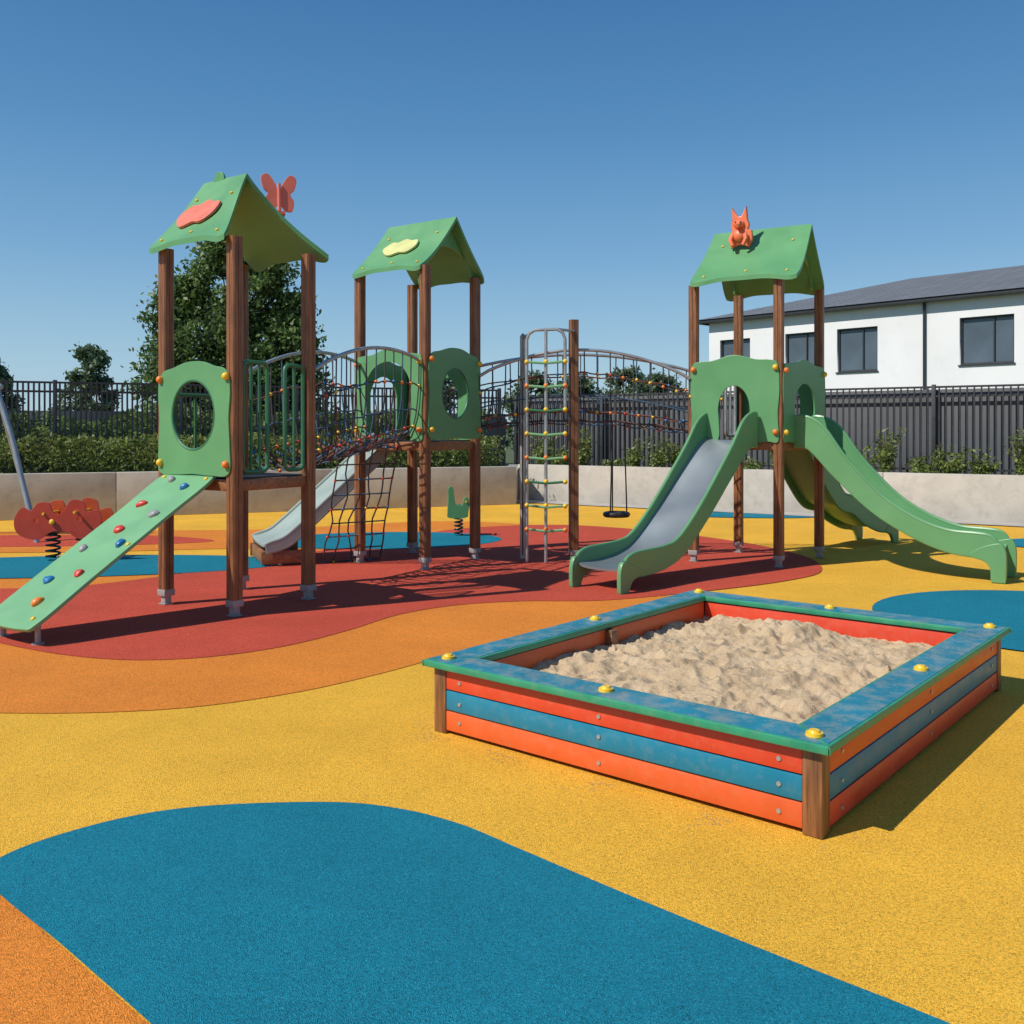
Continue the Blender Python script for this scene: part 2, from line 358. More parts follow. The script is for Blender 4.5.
mb=MB(); mb.bm.free(); mb.bm=bmg; sg_=mb.out('sand_grains',M['sand'],smooth=False); sg_['kind']='stuff'; sg_['label']='spilled sand grains around and on the sandbox rim'; sg_['category']='sand'
# ------------------------------------------------------------------ play towers
def post(root,p,top,ang,name='post',w=.108,mat='post'):
    h=w/2; c=.012; g=.005; sec=[]
    base=[(h,-h+c),(h,-g),(h-g*1.4,0),(h,g),(h,h-c),(h-c,h)]
    for k in range(4):
        a=k*math.pi/2
        for x,y in base: sec.append((x*math.cos(a)-y*math.sin(a),x*math.sin(a)+y*math.cos(a)))
    Mx=Matrix.Translation((p[0],p[1],0))@Matrix.Rotation(ang,4,'Z')
    o=MB().prism(sec,.12,top,Mx).out(name,M[mat],root)
    mb=MB(); R=Matrix.Rotation(ang,3,'Z')
    mb.box((p[0],p[1],.075),(w*.62,w*.62,.135),R,.005); mb.box((p[0],p[1],.12),(w*1.04,w*1.04,.06),R,.004); mb.box((p[0],p[1],.015),(w*.9,w*.9,.008),R)
    mb.out('metal_foot',M['foot'],o)
    return o
def cap(parent,c,mat,r=.035): MB().ball(c,r,seg=12).out('fixing_cap',mat,parent)
def facepanel(root,A,B,z0,z1,outs,inset=.0,off=.06,mat='green',caps=True,name='side_panel',label=None,th=.02):
    A=V((A[0],A[1],0)); B=V((B[0],B[1],0)); d=B-A; L=d.length; u=d.normalized(); nrm=V((u.y,-u.x,0))
    A2=A+u*inset; L2=L-2*inset
    Mx=facemat(A2+nrm*off+V((0,0,z0)),u,V((0,0,1)))
    oo=[[(x*L2,y*(z1-z0)) for x,y in o] for o in outs]
    p=MB().plate(oo,th,Mx).out(name,M[mat],root,label)
    if caps:
        for x,y in ((.02,.10),(.98,.10),(.02,.86),(.98,.86)):
            c=A2+u*x*L2+nrm*(off+.02)+V((0,0,z0+y*(z1-z0)))
            cap(p,c,M['cyel'] if (y<.5)==(x<.5) else M['cora'],.034)
    return p
def cat2(pts,n=6): return [(p.x,p.y) for p in catmull([(a,b,0) for a,b in pts],n)]
WAVY=cat2([(0,.02),(.25,.0),(.5,.01),(.75,0),(1,.02),(1.015,.25),(1.0,.5),(1.02,.72),(1.0,.86),(.93,.93),(.8,.955),(.62,1.0),(.4,1.0),(.2,.955),(.07,.93),(0,.86),(-.02,.72),(0,.5),(-.015,.25)])
def archframe(side=.26,top=.16):
    t=1-top; k=(1-2*side)/2
    arc=[(.5-k*math.cos(a),t-.30+.30*math.sin(a)) for a in np.linspace(0,math.pi,9)]
    return cat2([(-.01,0),(.10,-.01),(side,0),(side+.005,.3)]+arc+[(1-side-.005,.3),(1-side,0),(.90,-.01),(1.01,0),(1.0,.3),(1.02,.6),(1.0,.90),(.90,.95),(.75,.96),(.5,1.02),(.25,.96),(.1,.95),(0,.90),(-.02,.6),(0,.3)],4)
def roofparts(root,C,rd,td,hr0,hr1,he0,he1,halfw,ze,zr,gable=True,rake=.045):
    C=V((C[0],C[1],0)); roof=None
    for sgn in (1,-1):
        mb=MB(); nu,nv=26,12; gt=[];gb=[]
        for i in range(nu+1):
            s=i/nu; rt=[];rb=[]
            for j in range(nv+1):
                t=j/nv
                ext=1-.09*(math.sin(math.pi*s)**1.3)*(t**3)+.012*math.cos(s*4*math.pi)*t**3-.05*(abs(2*s-1)**10)*t**3
                r=(hr0+(he0-hr0)*t**1.2)*(1-s)+(hr1+(he1-hr1)*t**1.2)*s
                r-=(rake*math.sin(t*math.pi)+.03*t**8)*(2*s-1)
                w=halfw*t*ext
                z=zr-(zr-ze)*(t*ext)-.045*math.sin(math.pi*t)
                p=C+rd*r+td*sgn*w+V((0,0,z)); rt.append(mb.bm.verts.new(p)); rb.append(mb.bm.verts.new(p-V((0,0,.05))))
            gt.append(rt); gb.append(rb)
        F=mb.bm.faces.new
        for i in range(nu):
            for j in range(nv):
                F((gt[i][j],gt[i+1][j],gt[i+1][j+1],gt[i][j+1])); F((gb[i][j],gb[i][j+1],gb[i+1][j+1],gb[i+1][j]))
            F((gt[i][0],gb[i][0],gb[i+1][0],gt[i+1][0])); F((gt[i][nv],gt[i+1][nv],gb[i+1][nv],gb[i][nv]))
        for j in range(nv):
            F((gt[0][j],gt[0][j+1],gb[0][j+1],gb[0][j])); F((gt[nu][j],gb[nu][j],gb[nu][j+1],gt[nu][j+1]))
        if roof is None: roof=mb.out('roof',M['green'],root)
        else: mb.out('roof_panel',M['green'],roof)
    for s,t in ((.12,.86),(.5,.80),(.88,.86),(.15,.25),(.85,.25)):
        r=(hr0+(he0-hr0)*t**1.2)*(1-s)+(hr1+(he1-hr1)*t**1.2)*s
        p=C+rd*r+td*halfw*t+V((0,0,zr-(zr-ze)*t-.045*math.sin(math.pi*t)+.006)); MB().ball(p,.018,(1,1,.8),seg=8).out('fastener',M['cyel'],roof)
    if gable:
        for r in ((he0+hr0)/2+.14,(he1+hr1)/2-.14):
            hw=halfw*.84; h=(zr-ze)*.80
            pts=[(-hw,0),(-hw*.93,-.03)]+[(-hw*.86*math.cos(a),-.05+h*.62*math.sin(a)) for a in np.linspace(.1,math.pi-.1,14)]+[(hw*.93,-.03),(hw,0),(hw*.5,h*.42),(0,h),(-hw*.5,h*.42)]
            Mx=facemat(C+rd*r+V((0,0,ze+.05)),td,V((0,0,1))); MB().plate([pts],.03,Mx,.003).out('gable_board',M['green'],roof)
    return roof
def platform(root,P,z):
    N_,L_,B_,R_=[V((p[0],p[1],0)) for p in P]; c=(N_+L_+B_+R_)/4; pts=[c+(p-c)*.93 for p in (N_,L_,B_,R_)]
    o=MB().prism([(p.x,p.y) for p in pts],z-.04,z).out('platform',M['cblk'],root)
    for a,b in ((0,1),(1,2),(2,3),(3,0)):
        p,q=(N_,L_,B_,R_)[a],(N_,L_,B_,R_)[b]; d=(q-p); R=Matrix((d.normalized(),V((-d.normalized().y,d.normalized().x,0)),V((0,0,1)))).transposed()
        c2=(p+q)/2; MB().box((c2.x,c2.y,z-.065),(d.length-.11,.05,.10),R,.006).out('edge_beam',M['beam'],o)
    return o
def tower(P,pz,top,label,group,ridge,ze,zr,hw,gable,shift=0,rake=.045):
    N_,L_,B_,R_=[V((p[0],p[1],0)) for p in P]; C=(N_+L_+B_+R_)/4
    root=thing('play_tower',C,label,'playground tower',group)
    d=(L_-N_); ang=math.atan2(d.y,d.x)
    for p in (N_,L_,B_,R_): post(root,p,top,ang)
    platform(root,P,pz)
    v=((N_-L_)+(R_-B_)).normalized(); td=((N_-R_)+(L_-B_)).normalized()
    td=(td-v*td.dot(v)).normalized(); C=C-td*shift
    hr0,hr1,he0,he1=ridge
    roof=roofparts(root,C,v,td,hr0,hr1,he0,he1,hw,ze,zr,gable,rake)
    return root,roof,C,v,td
G='timber play towers with green gabled roofs'
PL=[(-2.40,8.22),(-3.20,8.79),(-2.74,9.62),(-1.94,9.05)]
P2=[(-1.007,11.0),(-1.856,11.6),(-1.31,12.5),(-.463,11.9)]
P3=[(3.14,11.18),(2.24,11.7),(3.0,12.58),(3.90,12.06)]
tl,rl,Cl,vl,tdl=tower(PL,1.2,3.29,'timber play tower with climbing ramp and butterfly on green roof',G,(-.54,.10,-.56,.58),3.27,4.02,.63,False,.02,.0)
t2,r2,C2,v2,td2=tower(P2,1.5,3.53,'timber play tower with cream cloud plate on green roof',G,(-.50,.60,-.56,.58),3.50,4.19,.64,True,.01,.0)
t3,r3,C3,v3,td3=tower(P3,1.5,3.40,'timber play tower with green slides and orange roof figure',G,(-.56,.66,-.66,.68),3.40,4.14,.76,True,.03,.0)
def ring(parent,A,B,z,u,v,ru,rv,off=.06,mat='greend',r=.014):
    A=V((A[0],A[1],0));B=V((B[0],B[1],0)); d=B-A; uu=d.normalized(); nrm=V((uu.y,-uu.x,0)); c=A+d*u+nrm*off+V((0,0,z))
    MB().tube([c+uu*math.cos(a)*ru+V((0,0,1))*math.sin(a)*rv for a in np.linspace(0,2*math.pi,36,endpoint=False)],r,8,True).out('window_ring',M[mat],parent)
pnl=facepanel(tl,PL[1],PL[0],1.22,2.22,[WAVY,ell(.5,.53,.31,.31)],label='green panel with round window')
ring(pnl,PL[1],PL[0],1.22+.53,.5,.5,.305,.31)
def loops(root,A,B,z0,z1,u0,u1,n,mat='greend',off=0,r=.02):
    A=V((A[0],A[1],0));B=V((B[0],B[1],0)); d=B-A
    def p(u,z):
        uu=d.normalized(); return A+d*u+V((uu.y,-uu.x,0))*off+V((0,0,z))
    mb=MB(); c=.06; cu=c/d.length; pts=[]
    for (u,z,a0) in ((u1-cu,z1-c,0),(u0+cu,z1-c,90),(u0+cu,z0+c,180),(u1-cu,z0+c,270)):
        for k in range(5):
            a=math.radians(a0+k*22.5); pts.append(p(u+cu*math.cos(a),z+c*math.sin(a)))
    mb.tube(pts,r,8,True)
    for i in range(1,n):
        u=u0+(u1-u0)*i/n; mb.cyl(p(u,z0),p(u,z1),r*.7,8)
    return mb.out('railing',M[mat],root)
loops(tl,PL[0],PL[3],1.25,2.22,.10,.42,3); loops(tl,PL[0],PL[3],1.25,2.22,.66,.92,2)
loops(tl,PL[2],PL[1],1.25,1.95,.1,.9,3)
# climbing ramp
a=V((-2.60,8.32,1.21)); b=V((-3.17,8.72,1.21)); c=V((-4.34,7.60,.16)); d=V((-3.74,7.16,.16))
u=(a-b).normalized(); dn=((d-a)+(c-b))/2; Lr=dn.length; wr=(a-b).length
Mx=facemat(b,u,-dn)
out=cat2([(0,0),(wr*.5,.03),(wr,0),(wr+.01,-Lr*.3),(wr-.0,-Lr*.7),(wr,-Lr*.97),(wr*.85,-Lr-.03),(wr*.15,-Lr-.03),(0,-Lr*.97),(-.01,-Lr*.6),(.0,-Lr*.3)],6)
rampo=MB().plate([out],.03,Mx).out('climbing_ramp',M['greenl'],tl,'light green sloping climbing ramp')
holds=[(.30,.05,'cgry'),(.72,.10,'cblu'),(.30,.24,'cred'),(.76,.30,'cgry'),(.48,.42,'cred'),(.80,.50,'cblu'),(.25,.56,'cgry'),(.72,.70,'cred'),(.32,.76,'cblu'),(.60,.88,'cora')]
R=Mx.to_3x3()
for i,(x,y,cm) in enumerate(holds):
    p=Mx@V((x*wr,-y*Lr,.02))
    MB().ball(p,.042,(random.uniform(.9,1.35),random.uniform(.8,1.1),.75),R@Matrix.Rotation(random.uniform(0,3),3,'Z'),10,.35).out('climbing_hold',M[cm],rampo)
for q in (.12,.85):
    p=Mx@V((wr*q,-Lr*.95,-.02)); mb=MB().cyl((p.x,p.y,.01),p,.022,10); mb.cyl((p.x,p.y,.008),(p.x,p.y,.016),.045,12); mb.out('leg',M['foot'],rampo)
for x,y in ((.05,-.06),(wr-.05,-.06),(wr-.04,-Lr*.5),(wr*.85,-Lr*.96)):
    MB().ball(Mx@V((x,y,.018)),.020,(1,1,.6),R).out('fixing_cap',M['cyel'],rampo)
def onslab(C,v,td,r,t,hw,ze,zr,up=.02):
    p=C+v*r+td*hw*t+V((0,0,zr-(zr-ze)*t-.045*math.sin(math.pi*t)+up)); sl=(td*hw+V((0,0,-(zr-ze)))).normalized()
    return facemat(p,v,-sl)
CLOUD=[(-.30,0),(-.2,.11),(-.08,.10),(.04,.15),(.16,.11),(.28,.10),(.31,-.02),(.2,-.12),(.05,-.11),(-.1,-.15),(-.22,-.10)]
Mo=onslab(Cl,vl,tdl,-.20,.52,.63,3.27,4.02,.035)
MB().plate([cat2([(x*.85,y*1.2) for x,y in CLOUD])],.025,Mo).out('cloud_ornament',M['salmon'],rl,'salmon cloud-shaped plate')
Mo=onslab(C2,v2,td2,-.03,.50,.64,3.50,4.19,.035)
MB().plate([cat2([(x*.85,y*.95) for x,y in CLOUD])],.025,Mo).out('cloud_ornament',M['cream'],r2,'cream cloud-shaped plate')
# butterfly plate on a short bracket fixed to the rear slab
Bm=facemat((-2.25,9.17,3.885),V((.9,.35,0)),V((-.12,.1,1)))
wing=cat2([(0,-.02),(.04,.1),(.12,.2),(.19,.17),(.17,.07),(.12,.01),(.16,-.06),(.14,-.15),(.07,-.15),(.02,-.1),(0,-.14),(-.02,-.1),(-.07,-.15),(-.14,-.15),(-.16,-.06),(-.12,.01),(-.17,.07),(-.19,.17),(-.12,.2),(-.04,.1)])
mb=MB(); mb.plate([[(x*.86,y*1.0) for x,y in wing]],.025,Bm); mb.tube([Bm@V((0,-.16,.015)),Bm@V((0,.11,.015))],.018,8); mb.box(Bm@V((-.02,-.21,0)),(.13,.026,.22),Bm.to_3x3()); mb.out('butterfly_ornament',M['salmon'],rl,'salmon-red butterfly-shaped plate')
MB().plate([ell(0,0,.075,.08)],.025,facemat(Cl+vl*-.30+V((0,0,4.01)),vl,V((0,0,1)))).out('rounded_finial',M['green'],rl)
# seated animal figure: angular pointed ears, narrow muzzle
p0=C3+v3*-.15+td3*.27+V((0,0,4.09)); Fm=facemat(p0,v3,V((0,0,1)))
mb=MB(); mb.plate([[(-.10,-.20),(-.12,-.08),(-.075,.0),(-.10,.06),(-.08,.13),(-.085,.25),(-.025,.16),(.03,.16),(.075,.25),(.085,.13),(.11,.06),(.085,.0),(.14,-.02),(.15,-.12),(.11,-.20),(.04,-.17),(-.03,-.17)]],.06,Fm,.012)
mb.ball(Fm@V((0,.07,.04)),.065,(1.05,.8,.7),Fm.to_3x3()); mb.ball(Fm@V((0,-.07,.04)),.08,(1.0,1.0,.6),Fm.to_3x3()); mb.tube([Fm@V((0,.06,.06)),Fm@V((0,.035,.14))],.04,10,r2=.022)
for x in (-.08,.08): mb.tube([Fm@V((x,-.06,.05)),Fm@V((x*1.2,-.13,.09)),Fm@V((x*.8,-.20,.10))],.03,8,r2=.024)
an=mb.out('animal_ornament',M['figure'],r3,'orange-red sitting animal with two pointed ears')
for x in (-.03,.03): MB().ball(Fm@V((x,.09,.085)),.010).out('ornament_eye',M['cblk'],r3)
# middle tower panels
p=facepanel(t2,P2[0],P2[3],1.52,2.60,[WAVY,ell(.5,.5,.27,.28)]); ring(p,P2[0],P2[3],1.52+.54,.5,.5,.28,.30)
facepanel(t2,P2[3],P2[2],1.52,2.45,[archframe(.30)],caps=False)
facepanel(t2,P2[2],P2[1],1.52,2.50,[archframe(.24,.2)],caps=False)
facepanel(t2,P2[1],P2[0],1.52,2.56,[archframe(.16,.12)])
# right tower panels
facepanel(t3,P3[1],P3[0],1.50,2.50,[archframe(.31,.34)])
facepanel(t3,P3[0],P3[3],1.50,2.46,[archframe(.25,.28)])
facepanel(t3,P3[3],P3[2],1.50,2.46,[archframe(.24,.2)])
loops(t3,P3[2],P3[1],1.55,2.3,.08,.3,2,'steel')
def slide(root,S,D,prof,w,label,bed='bed',side='greens',hs=.17,hood=.13,legs=True,tr=.022,wave=.025):
    D=V((D[0],D[1],0)).normalized(); S=V((S[0],S[1],0)); pr=V((-D.y,D.x,0))
    pp=catmull([(a,0,z) for a,z in prof],7,False); n=len(pp); cs=[];nm=[]
    for i,p in enumerate(pp):
        t=pp[min(i+1,n-1)]-pp[max(i-1,0)]; t.normalize(); cs.append(S+D*p.x+V((0,0,p.z))); nm.append(D*(-t.z)+V((0,0,t.x)))
    mb=MB(); m=8; top=[];bot=[]
    for c,nn in zip(cs,nm):
        r1=[];r2_=[]
        for k in range(m+1):
            x=(k/m-.5)*2; q=c+pr*x*w/2*.985+nn*(.04*abs(x)**4); r1.append(mb.bm.verts.new(q)); r2_.append(mb.bm.verts.new(q-nn*.025))
        top.append(r1);bot.append(r2_)
    F=mb.bm.faces.new
    for i in range(n-1):
        for k in range(m):
            F((top[i][k],top[i][k+1],top[i+1][k+1],top[i+1][k])); F((bot[i][k],bot[i+1][k],bot[i+1][k+1],bot[i][k+1]))
        F((top[i][0],top[i+1][0],bot[i+1][0],bot[i][0])); F((top[i][m],bot[i][m],bot[i+1][m],top[i+1][m]))
    for k in range(m):
        F((top[0][k],bot[0][k],bot[0][k+1],top[0][k+1])); F((top[-1][k],top[-1][k+1],bot[-1][k+1],bot[-1][k]))
    sl=mb.out('slide',M[bed],root,label)
    for sg in (1,-1):
        bt=[];tp=[]
        for i,(c,nn) in enumerate(zip(cs,nm)):
            s=i/(n-1); h=hs+hood*math.exp(-((s-.05)/.11)**2)+wave*math.sin(s*9)-.07*(hs/.15)*max(0,(s-.9)/.1)**2
            bt.append(c+pr*sg*w/2-nn*.07); tp.append(c+pr*sg*w/2+nn*h)
        mb=MB(); mb.ribbon(bt,tp,pr*.018); mb.tube(tp,tr,8); mb.tube(bt,.02,6)
        if legs:
            q=cs[-1]+pr*sg*w/2; zt=q.z+hs*.5
            ol=cat2([(-.26,q.z-.05),(-.12,q.z-.10),(-.06,q.z-.17),(-.05,.03),(-.03,.014),(.06,.014),(.08,.03),(.085,q.z*.6),(.08,q.z),(.05,zt),(0,zt+.01),(-.15,zt-.04)],4)
            mb.plate([ol],.05,facemat(V((q.x,q.y,0)),D,V((0,0,1))),.008)
        mb.out('slide_side',M[side],sl)
    return sl
slide(t3,(2.66,11.42),(-1.80,-1.86),[(0,1.50),(.22,1.47),(.6,1.16),(1.1,.72),(1.55,.38),(1.85,.27),(2.2,.23),(2.55,.23)],.62,'green-sided slide with steel chute',hs=.14,hood=.17)
slide(t3,(3.55,11.60),(1.62,-1.24),[(0,1.50),(.22,1.46),(.55,1.12),(.95,.76),(1.35,.52),(1.7,.38),(2.0,.34),(2.2,.33)],.56,'green slide with green chute','greens',hs=.15)
slide(t3,(3.50,12.38),(1.6,1.35),[(0,1.50),(.22,1.44),(.55,1.05),(.95,.66),(1.3,.56),(1.6,.40),(2.0,.27),(2.4,.24)],.56,'green wave slide','greenl')
sg2=slide(t2,(-1.62,12.30),(-1.45,-.62),[(0,1.50),(.10,1.44),(.4,1.17),(.8,.81),(1.2,.45),(1.4,.30),(1.62,.24)],1.05,'broad pale grey slide with wooden base','bedl','bedl',.05,.03,False,.02,0)
Dv=V((-1.45,-.62,0)).normalized(); Rb=Matrix.Rotation(math.atan2(Dv.y,Dv.x),3,'Z'); pv=V((-Dv.y,Dv.x,0)); base=V((-1.62,12.30,0))+Dv*1.36
for sgn in (-1,1):
    MB().box(base+pv*sgn*.46+V((0,0,.11)),(.60,.05,.16),Rb,.008).out('base_beam',M['beam'],sg2)
MB().box(base+Dv*.26+V((0,0,.11)),(.05,.86,.14),Rb,.008).out('base_beam',M['beam'],sg2)
# ------------------------------------------------------------------ rope bridges
def lerp(a,b,t): return V(a)+(V(b)-V(a))*t
RM=[M['rope'],M['roper'],M['ropeb'],M['cred'],M['cblu'],M['cyel'],M['cora']]
def ropebridge(A0,A1,B0,B1,zd0,zd1,zr0,zr1,arch,sag,n,label,floor,nl=7,pw=.6,lace=False):
    c=(V((*A0,0))+V((*A1,0))+V((*B0,0))+V((*B1,0)))/4
    root=thing('rope_bridge',c,label,'rope bridge','rope bridges between play towers')
    def rl_(s,side):
        p=lerp((*A0,0),(*A1,0),s) if side==0 else lerp((*B0,0),(*B1,0),s); p.z=zr0+(zr1-zr0)*s+arch*math.sin(math.pi*s)**.8; return p
    def dk(s): return zd0+(zd1-zd0)*s+sag*math.sin(math.pi*s)
    for side in (0,1): MB().tube([rl_(i/24,side) for i in range(25)],.02,10).out('handrail',M['steel'],root)
    mb=MB()
    def U(s,a):
        A=rl_(s,0);B=rl_(s,1); mid=(A+B)/2; hw=(A-B)/2; k=math.cos(a)
        p=mid+hw*math.copysign(abs(k)**pw,k); p.z=A.z-(A.z-dk(s))*abs(math.sin(a))**.8
        w_=.010*noise.noise(V((s*17,a*5,zd0*9))); return p+V((w_,w_,w_*1.5))
    for i in range(n+1):
        s=i/n; mb.mi=0 if i%3 else 2; mb.tube([U(s,a) for a in np.linspace(0,math.pi,15)],.008,6)
        if i<n and lace:
            mb.mi=1+i%2; mb.tube([U(s+k/(10*n)*1.0,.3+(math.pi*.42-.25)*k/10) for k in range(11)],.006,5)
    an_=np.linspace(.24,math.pi-.24,nl)
    for j,a in enumerate(an_):
        mb.mi=(0,2,1)[j%3]; mb.tube([U(i/28,a)+V((0,0,.010*math.sin(i*1.5))) for i in range(29)],.009,6)
    if floor:
        for i in range(floor):
            s=(i+.5)/floor; mb.mi=i%3; mb.tube([U(s,1.0),U(s,1.57)-V((0,0,.01)),U(s,2.14)],.014,8)
    for i in range(n+1):
        for a in an_[::2]:
            mb.mi=random.choice((3,4,4,5,6)); mb.ball(U(i/n,a),.021,seg=8)
    mb.out('rope_net',RM,root)
    return root
ropebridge((-1.90,9.15),(-1.07,10.93),(-2.70,9.70),(-1.85,11.5),1.22,1.50,2.20,2.42,.18,-.03,11,'short rope net bridge with grey arched handrails',15,9,.45,True)
ropebridge((-.40,11.85),(2.18,11.65),(-.95,12.5),(2.75,12.45),1.62,1.55,2.30,2.25,.34,.12,16,'arched rope net tunnel bridge with coloured connectors',0,9)
cn=thing('climbing_net',(-1.8,11.3,0),'dark rope climbing net hanging from the bridge edge','climbing net')
def net(tA,tB,bA,bB,nv,nh,sd):
    mb=MB()
    def Q(s,t):
        p=tA.lerp(tB,s).lerp(bA.lerp(bB,s),t); w_=noise.noise(V((s*4,t*4,sd)))*.07; return p+V((w_,w_*.7,-.03*math.sin(math.pi*t)))
    for i in range(nv): mb.mi=0; mb.tube([Q(i/(nv-1),k/10) for k in range(11)],.010,6)
    for k in range(nh): mb.mi=0 if k%3 else 2; mb.tube([Q(s/10,k/(nh-1)) for s in range(11)],.009,6)
    for i in range(nv):
        for k in range(0,nh,2): mb.mi=random.choice((3,4,5)); mb.ball(Q(i/(nv-1),k/(nh-1)),.018,seg=8)
    mb.out('rope_net',RM,cn)
net(V((-1.98,10.9,1.40)),V((-1.36,11.2,1.42)),V((-2.28,11.5,0.02)),V((-1.66,11.9,0.02)),6,9,1)
# central rope climber
cf=thing('rope_climber',(.45,11.7,0),'timber and steel frame with a ladder of coloured rungs','climbing frame')
post(cf,(.76,11.70),2.98,.2,w=.105)
mb=MB(); mb.cyl((.14,11.95,.01),(.14,11.95,2.8),.042,12); mb.cyl((.14,11.95,2.8),(.14,11.95,2.83),.045,12,.02); mb.out('pole',M['steel'],cf)
pa,pb=V((.18,11.55,0)),V((.64,11.45,0))
def up(p,z): return V((p.x,p.y,z))
mid=(pa+pb)/2
mb=MB(); mb.tube([up(pa,.02),up(pa,2.72),up(pa,2.80)+V((.03,0,0)),up(pa,2.84)+V((.1,0,0)),up(pb,2.84)-V((.1,0,0)),up(pb,2.80)-V((.03,0,0)),up(pb,2.72),up(pb,1.9)],.02,8)
mb.cyl(up(mid,.02),up(mid,2.84),.02,8)
mb.tube([up(pb,2.84)-V((.1,0,0)),V((.76,11.66,2.84))],.018,8); mb.tube([up(pa,2.84)+V((.1,0,0)),V((.14,11.95,2.78))],.018,8)
mb.out('steel_frame',M['steel'],cf)
rg=['greenl','greenl','greend','greenl','greenl','greend','greenl','greenl']
for i in range(8):
    z=.42+i*.29; mb=MB(); mb.mi=0; mb.tube([up(pa,z)-V((0,.02,0)),up(mid,z-.02)-V((0,.03,0)),up(pb,z)-V((0,.02,0))],.016,6)
    mb.mi=1
    for q in (pa,mid,pb): mb.ball(up(q,z)-V((0,.02,0)),.03,seg=8)
    mb.out('rung',[M[rg[i]],M['cyel'] if i%3 else M['cora']],cf)
for s_,q in ((.05,pb),(-.05,pa)):
    MB().tube([up(q,.1)+V((s_,0,0)),up(q,2.8)+V((s_,0,0))],.009,6).out('rope',M['rope'],cf)
hs_=thing('hanging_seat',(1.32,12.0,0),'round dark seat hanging on ropes below the net bridge','swing seat')
mb=MB(); mb.tube([V((1.32+.14*math.cos(a),12.0+.14*math.sin(a),.56)) for a in np.linspace(0,2*math.pi,20,endpoint=False)],.035,8,True); mb.ball((1.32,12,.56),.12,(1,1,.2)); mb.out('seat',M['cblk'],hs_)
for a in (0,2.1,4.2): MB().tube([V((1.32+.13*math.cos(a),12.0+.13*math.sin(a),.58)),V((1.32+.1*math.cos(a),12.02,1.72))],.009,6).out('rope',M['rope'],hs_)
# ------------------------------------------------------------------ springers
def spring(x,y,z0,z1,root,r=.09,turns=5,th=.014):
    MB().tube([V((x+r*math.cos(t*2*math.pi*turns),y+r*math.sin(t*2*math.pi*turns),z0+(z1-z0)*t)) for t in np.linspace(0,1,turns*14)],th,6).out('coil_spring',M['cblk'],root)
ss=thing('spring_rider',(-5.6,11.8,0),'red spring rocker with wavy flower-like side panels','spring rider')
spring(-5.70,11.8,.02,.36,ss,.08); spring(-5.35,11.85,.02,.36,ss,.08)
MB().box((-5.55,11.82,.38),(.78,.30,.03),None,.01).out('seat_plate',M['rider'],ss)
fl=cat2([(x*.86,y*.92) for x,y in [(-.55,0),(-.6,.18),(-.5,.34),(-.38,.30),(-.28,.40),(-.14,.40),(-.08,.28),(0,.24),(.08,.32),(.18,.44),(.34,.40),(.38,.28),(.52,.30),(.58,.16),(.50,.0),(.3,-.08),(.1,.02),(-.1,.02),(-.3,-.08)]],6)
for yy,mt in ((-.18,'rider'),(.18,'rider2')):
    MB().plate([fl,ell(.24,.18,.032,.032,12),ell(-.26,.16,.032,.032,12)],.025,facemat((-5.55,11.82+yy,.36),V((1,.12,0)),V((0,0,1)))).out('side_panel',M[mt],ss)
for x,z in ((-5.72,.60),(-5.34,.62)): MB().cyl((x,11.58,z),(x,12.06,z),.016,8).out('handle',M['cyel'],ss)
MB().ball((-5.62,11.60,.5),.035,(1,.5,1)).out('round_cap',M['cyel'],ss)
s2=thing('spring_rider',(-.82,14.6,0),'small green spring seat on a black coil','spring rider')
spring(-.82,14.6,.02,.30,s2,.06)
MB().plate([cat2([(-.14,0),(-.16,.10),(-.15,.28),(-.15,.44),(-.09,.46),(-.07,.36),(-.04,.20),(.06,.18),(.09,.28),(.14,.30),(.17,.22),(.15,.08),(.12,0)])],.05,facemat((-.82,14.46,.30),V((1,.2,0)),V((0,0,1)))).out('side_panel',M['green'],s2)
MB().box((-.80,14.6,.46),(.20,.26,.04),None,.012).out('seat',M['greend'],s2)
MB().cyl((-.70,14.40,.54),(-.70,14.72,.54),.015,8).out('handle',M['cyel'],s2)
sw=thing('swing_frame',(-7.8,14,0),'blue-grey tubular steel swing frame','swing')
for xo in (0,-3.0):
    mb=MB(); mb.tube([(-6.85+xo,13.7,0),(-7.35+xo,13.95,1.55),(-7.62+xo,14.05,2.25)],.04,10); mb.tube([(-7.45+xo,14.9,0),(-7.55+xo,14.4,1.3),(-7.62+xo,14.05,2.25)],.04,10)
    mb.cyl((-7.19+xo,13.87,1.05),(-7.54+xo,14.5,1.05),.025,8); mb.out('leg',M['tubeblue'],sw)
MB().cyl((-7.55,14.05,2.27),(-10.8,14.05,2.27),.045,10).out('crossbar',M['tubeblue'],sw)
# ------------------------------------------------------------------ walls, beds, fences
def wallseg(name,p0,p1,h,t,label):
    p0,p1=V((*p0,0)),V((*p1,0)); d=(p1-p0); u=d.normalized(); n=V((-u.y,u.x,0))
    root=thing(name,(p0+p1)/2,label,'wall','low concrete retaining walls')
    R=Matrix((u,n,V((0,0,1)))).transposed(); k=max(1,round(d.length/4.2)); L=d.length/k
    for i in range(k):
        c=p0+u*L*(i+.5)+n*t/2+V((0,0,h/2)); MB().box(c,(L-.008,t,h),R,.012).out('wall_section',M['concrete'],root)
    return u,n
uL,nL=wallseg('retaining_wall',(-15,14.75),(.1,21.0),.84,.22,'pale low concrete retaining wall with a planted bed behind')
uR,nR=wallseg('retaining_wall',(.12,22.35),(13.8,13.3),.84,.22,'pale low concrete retaining wall with a planted bed behind')
wallseg('retaining_wall',(.12,21.25),(.12,22.3),.838,.2,'short pale concrete return between two retaining walls')
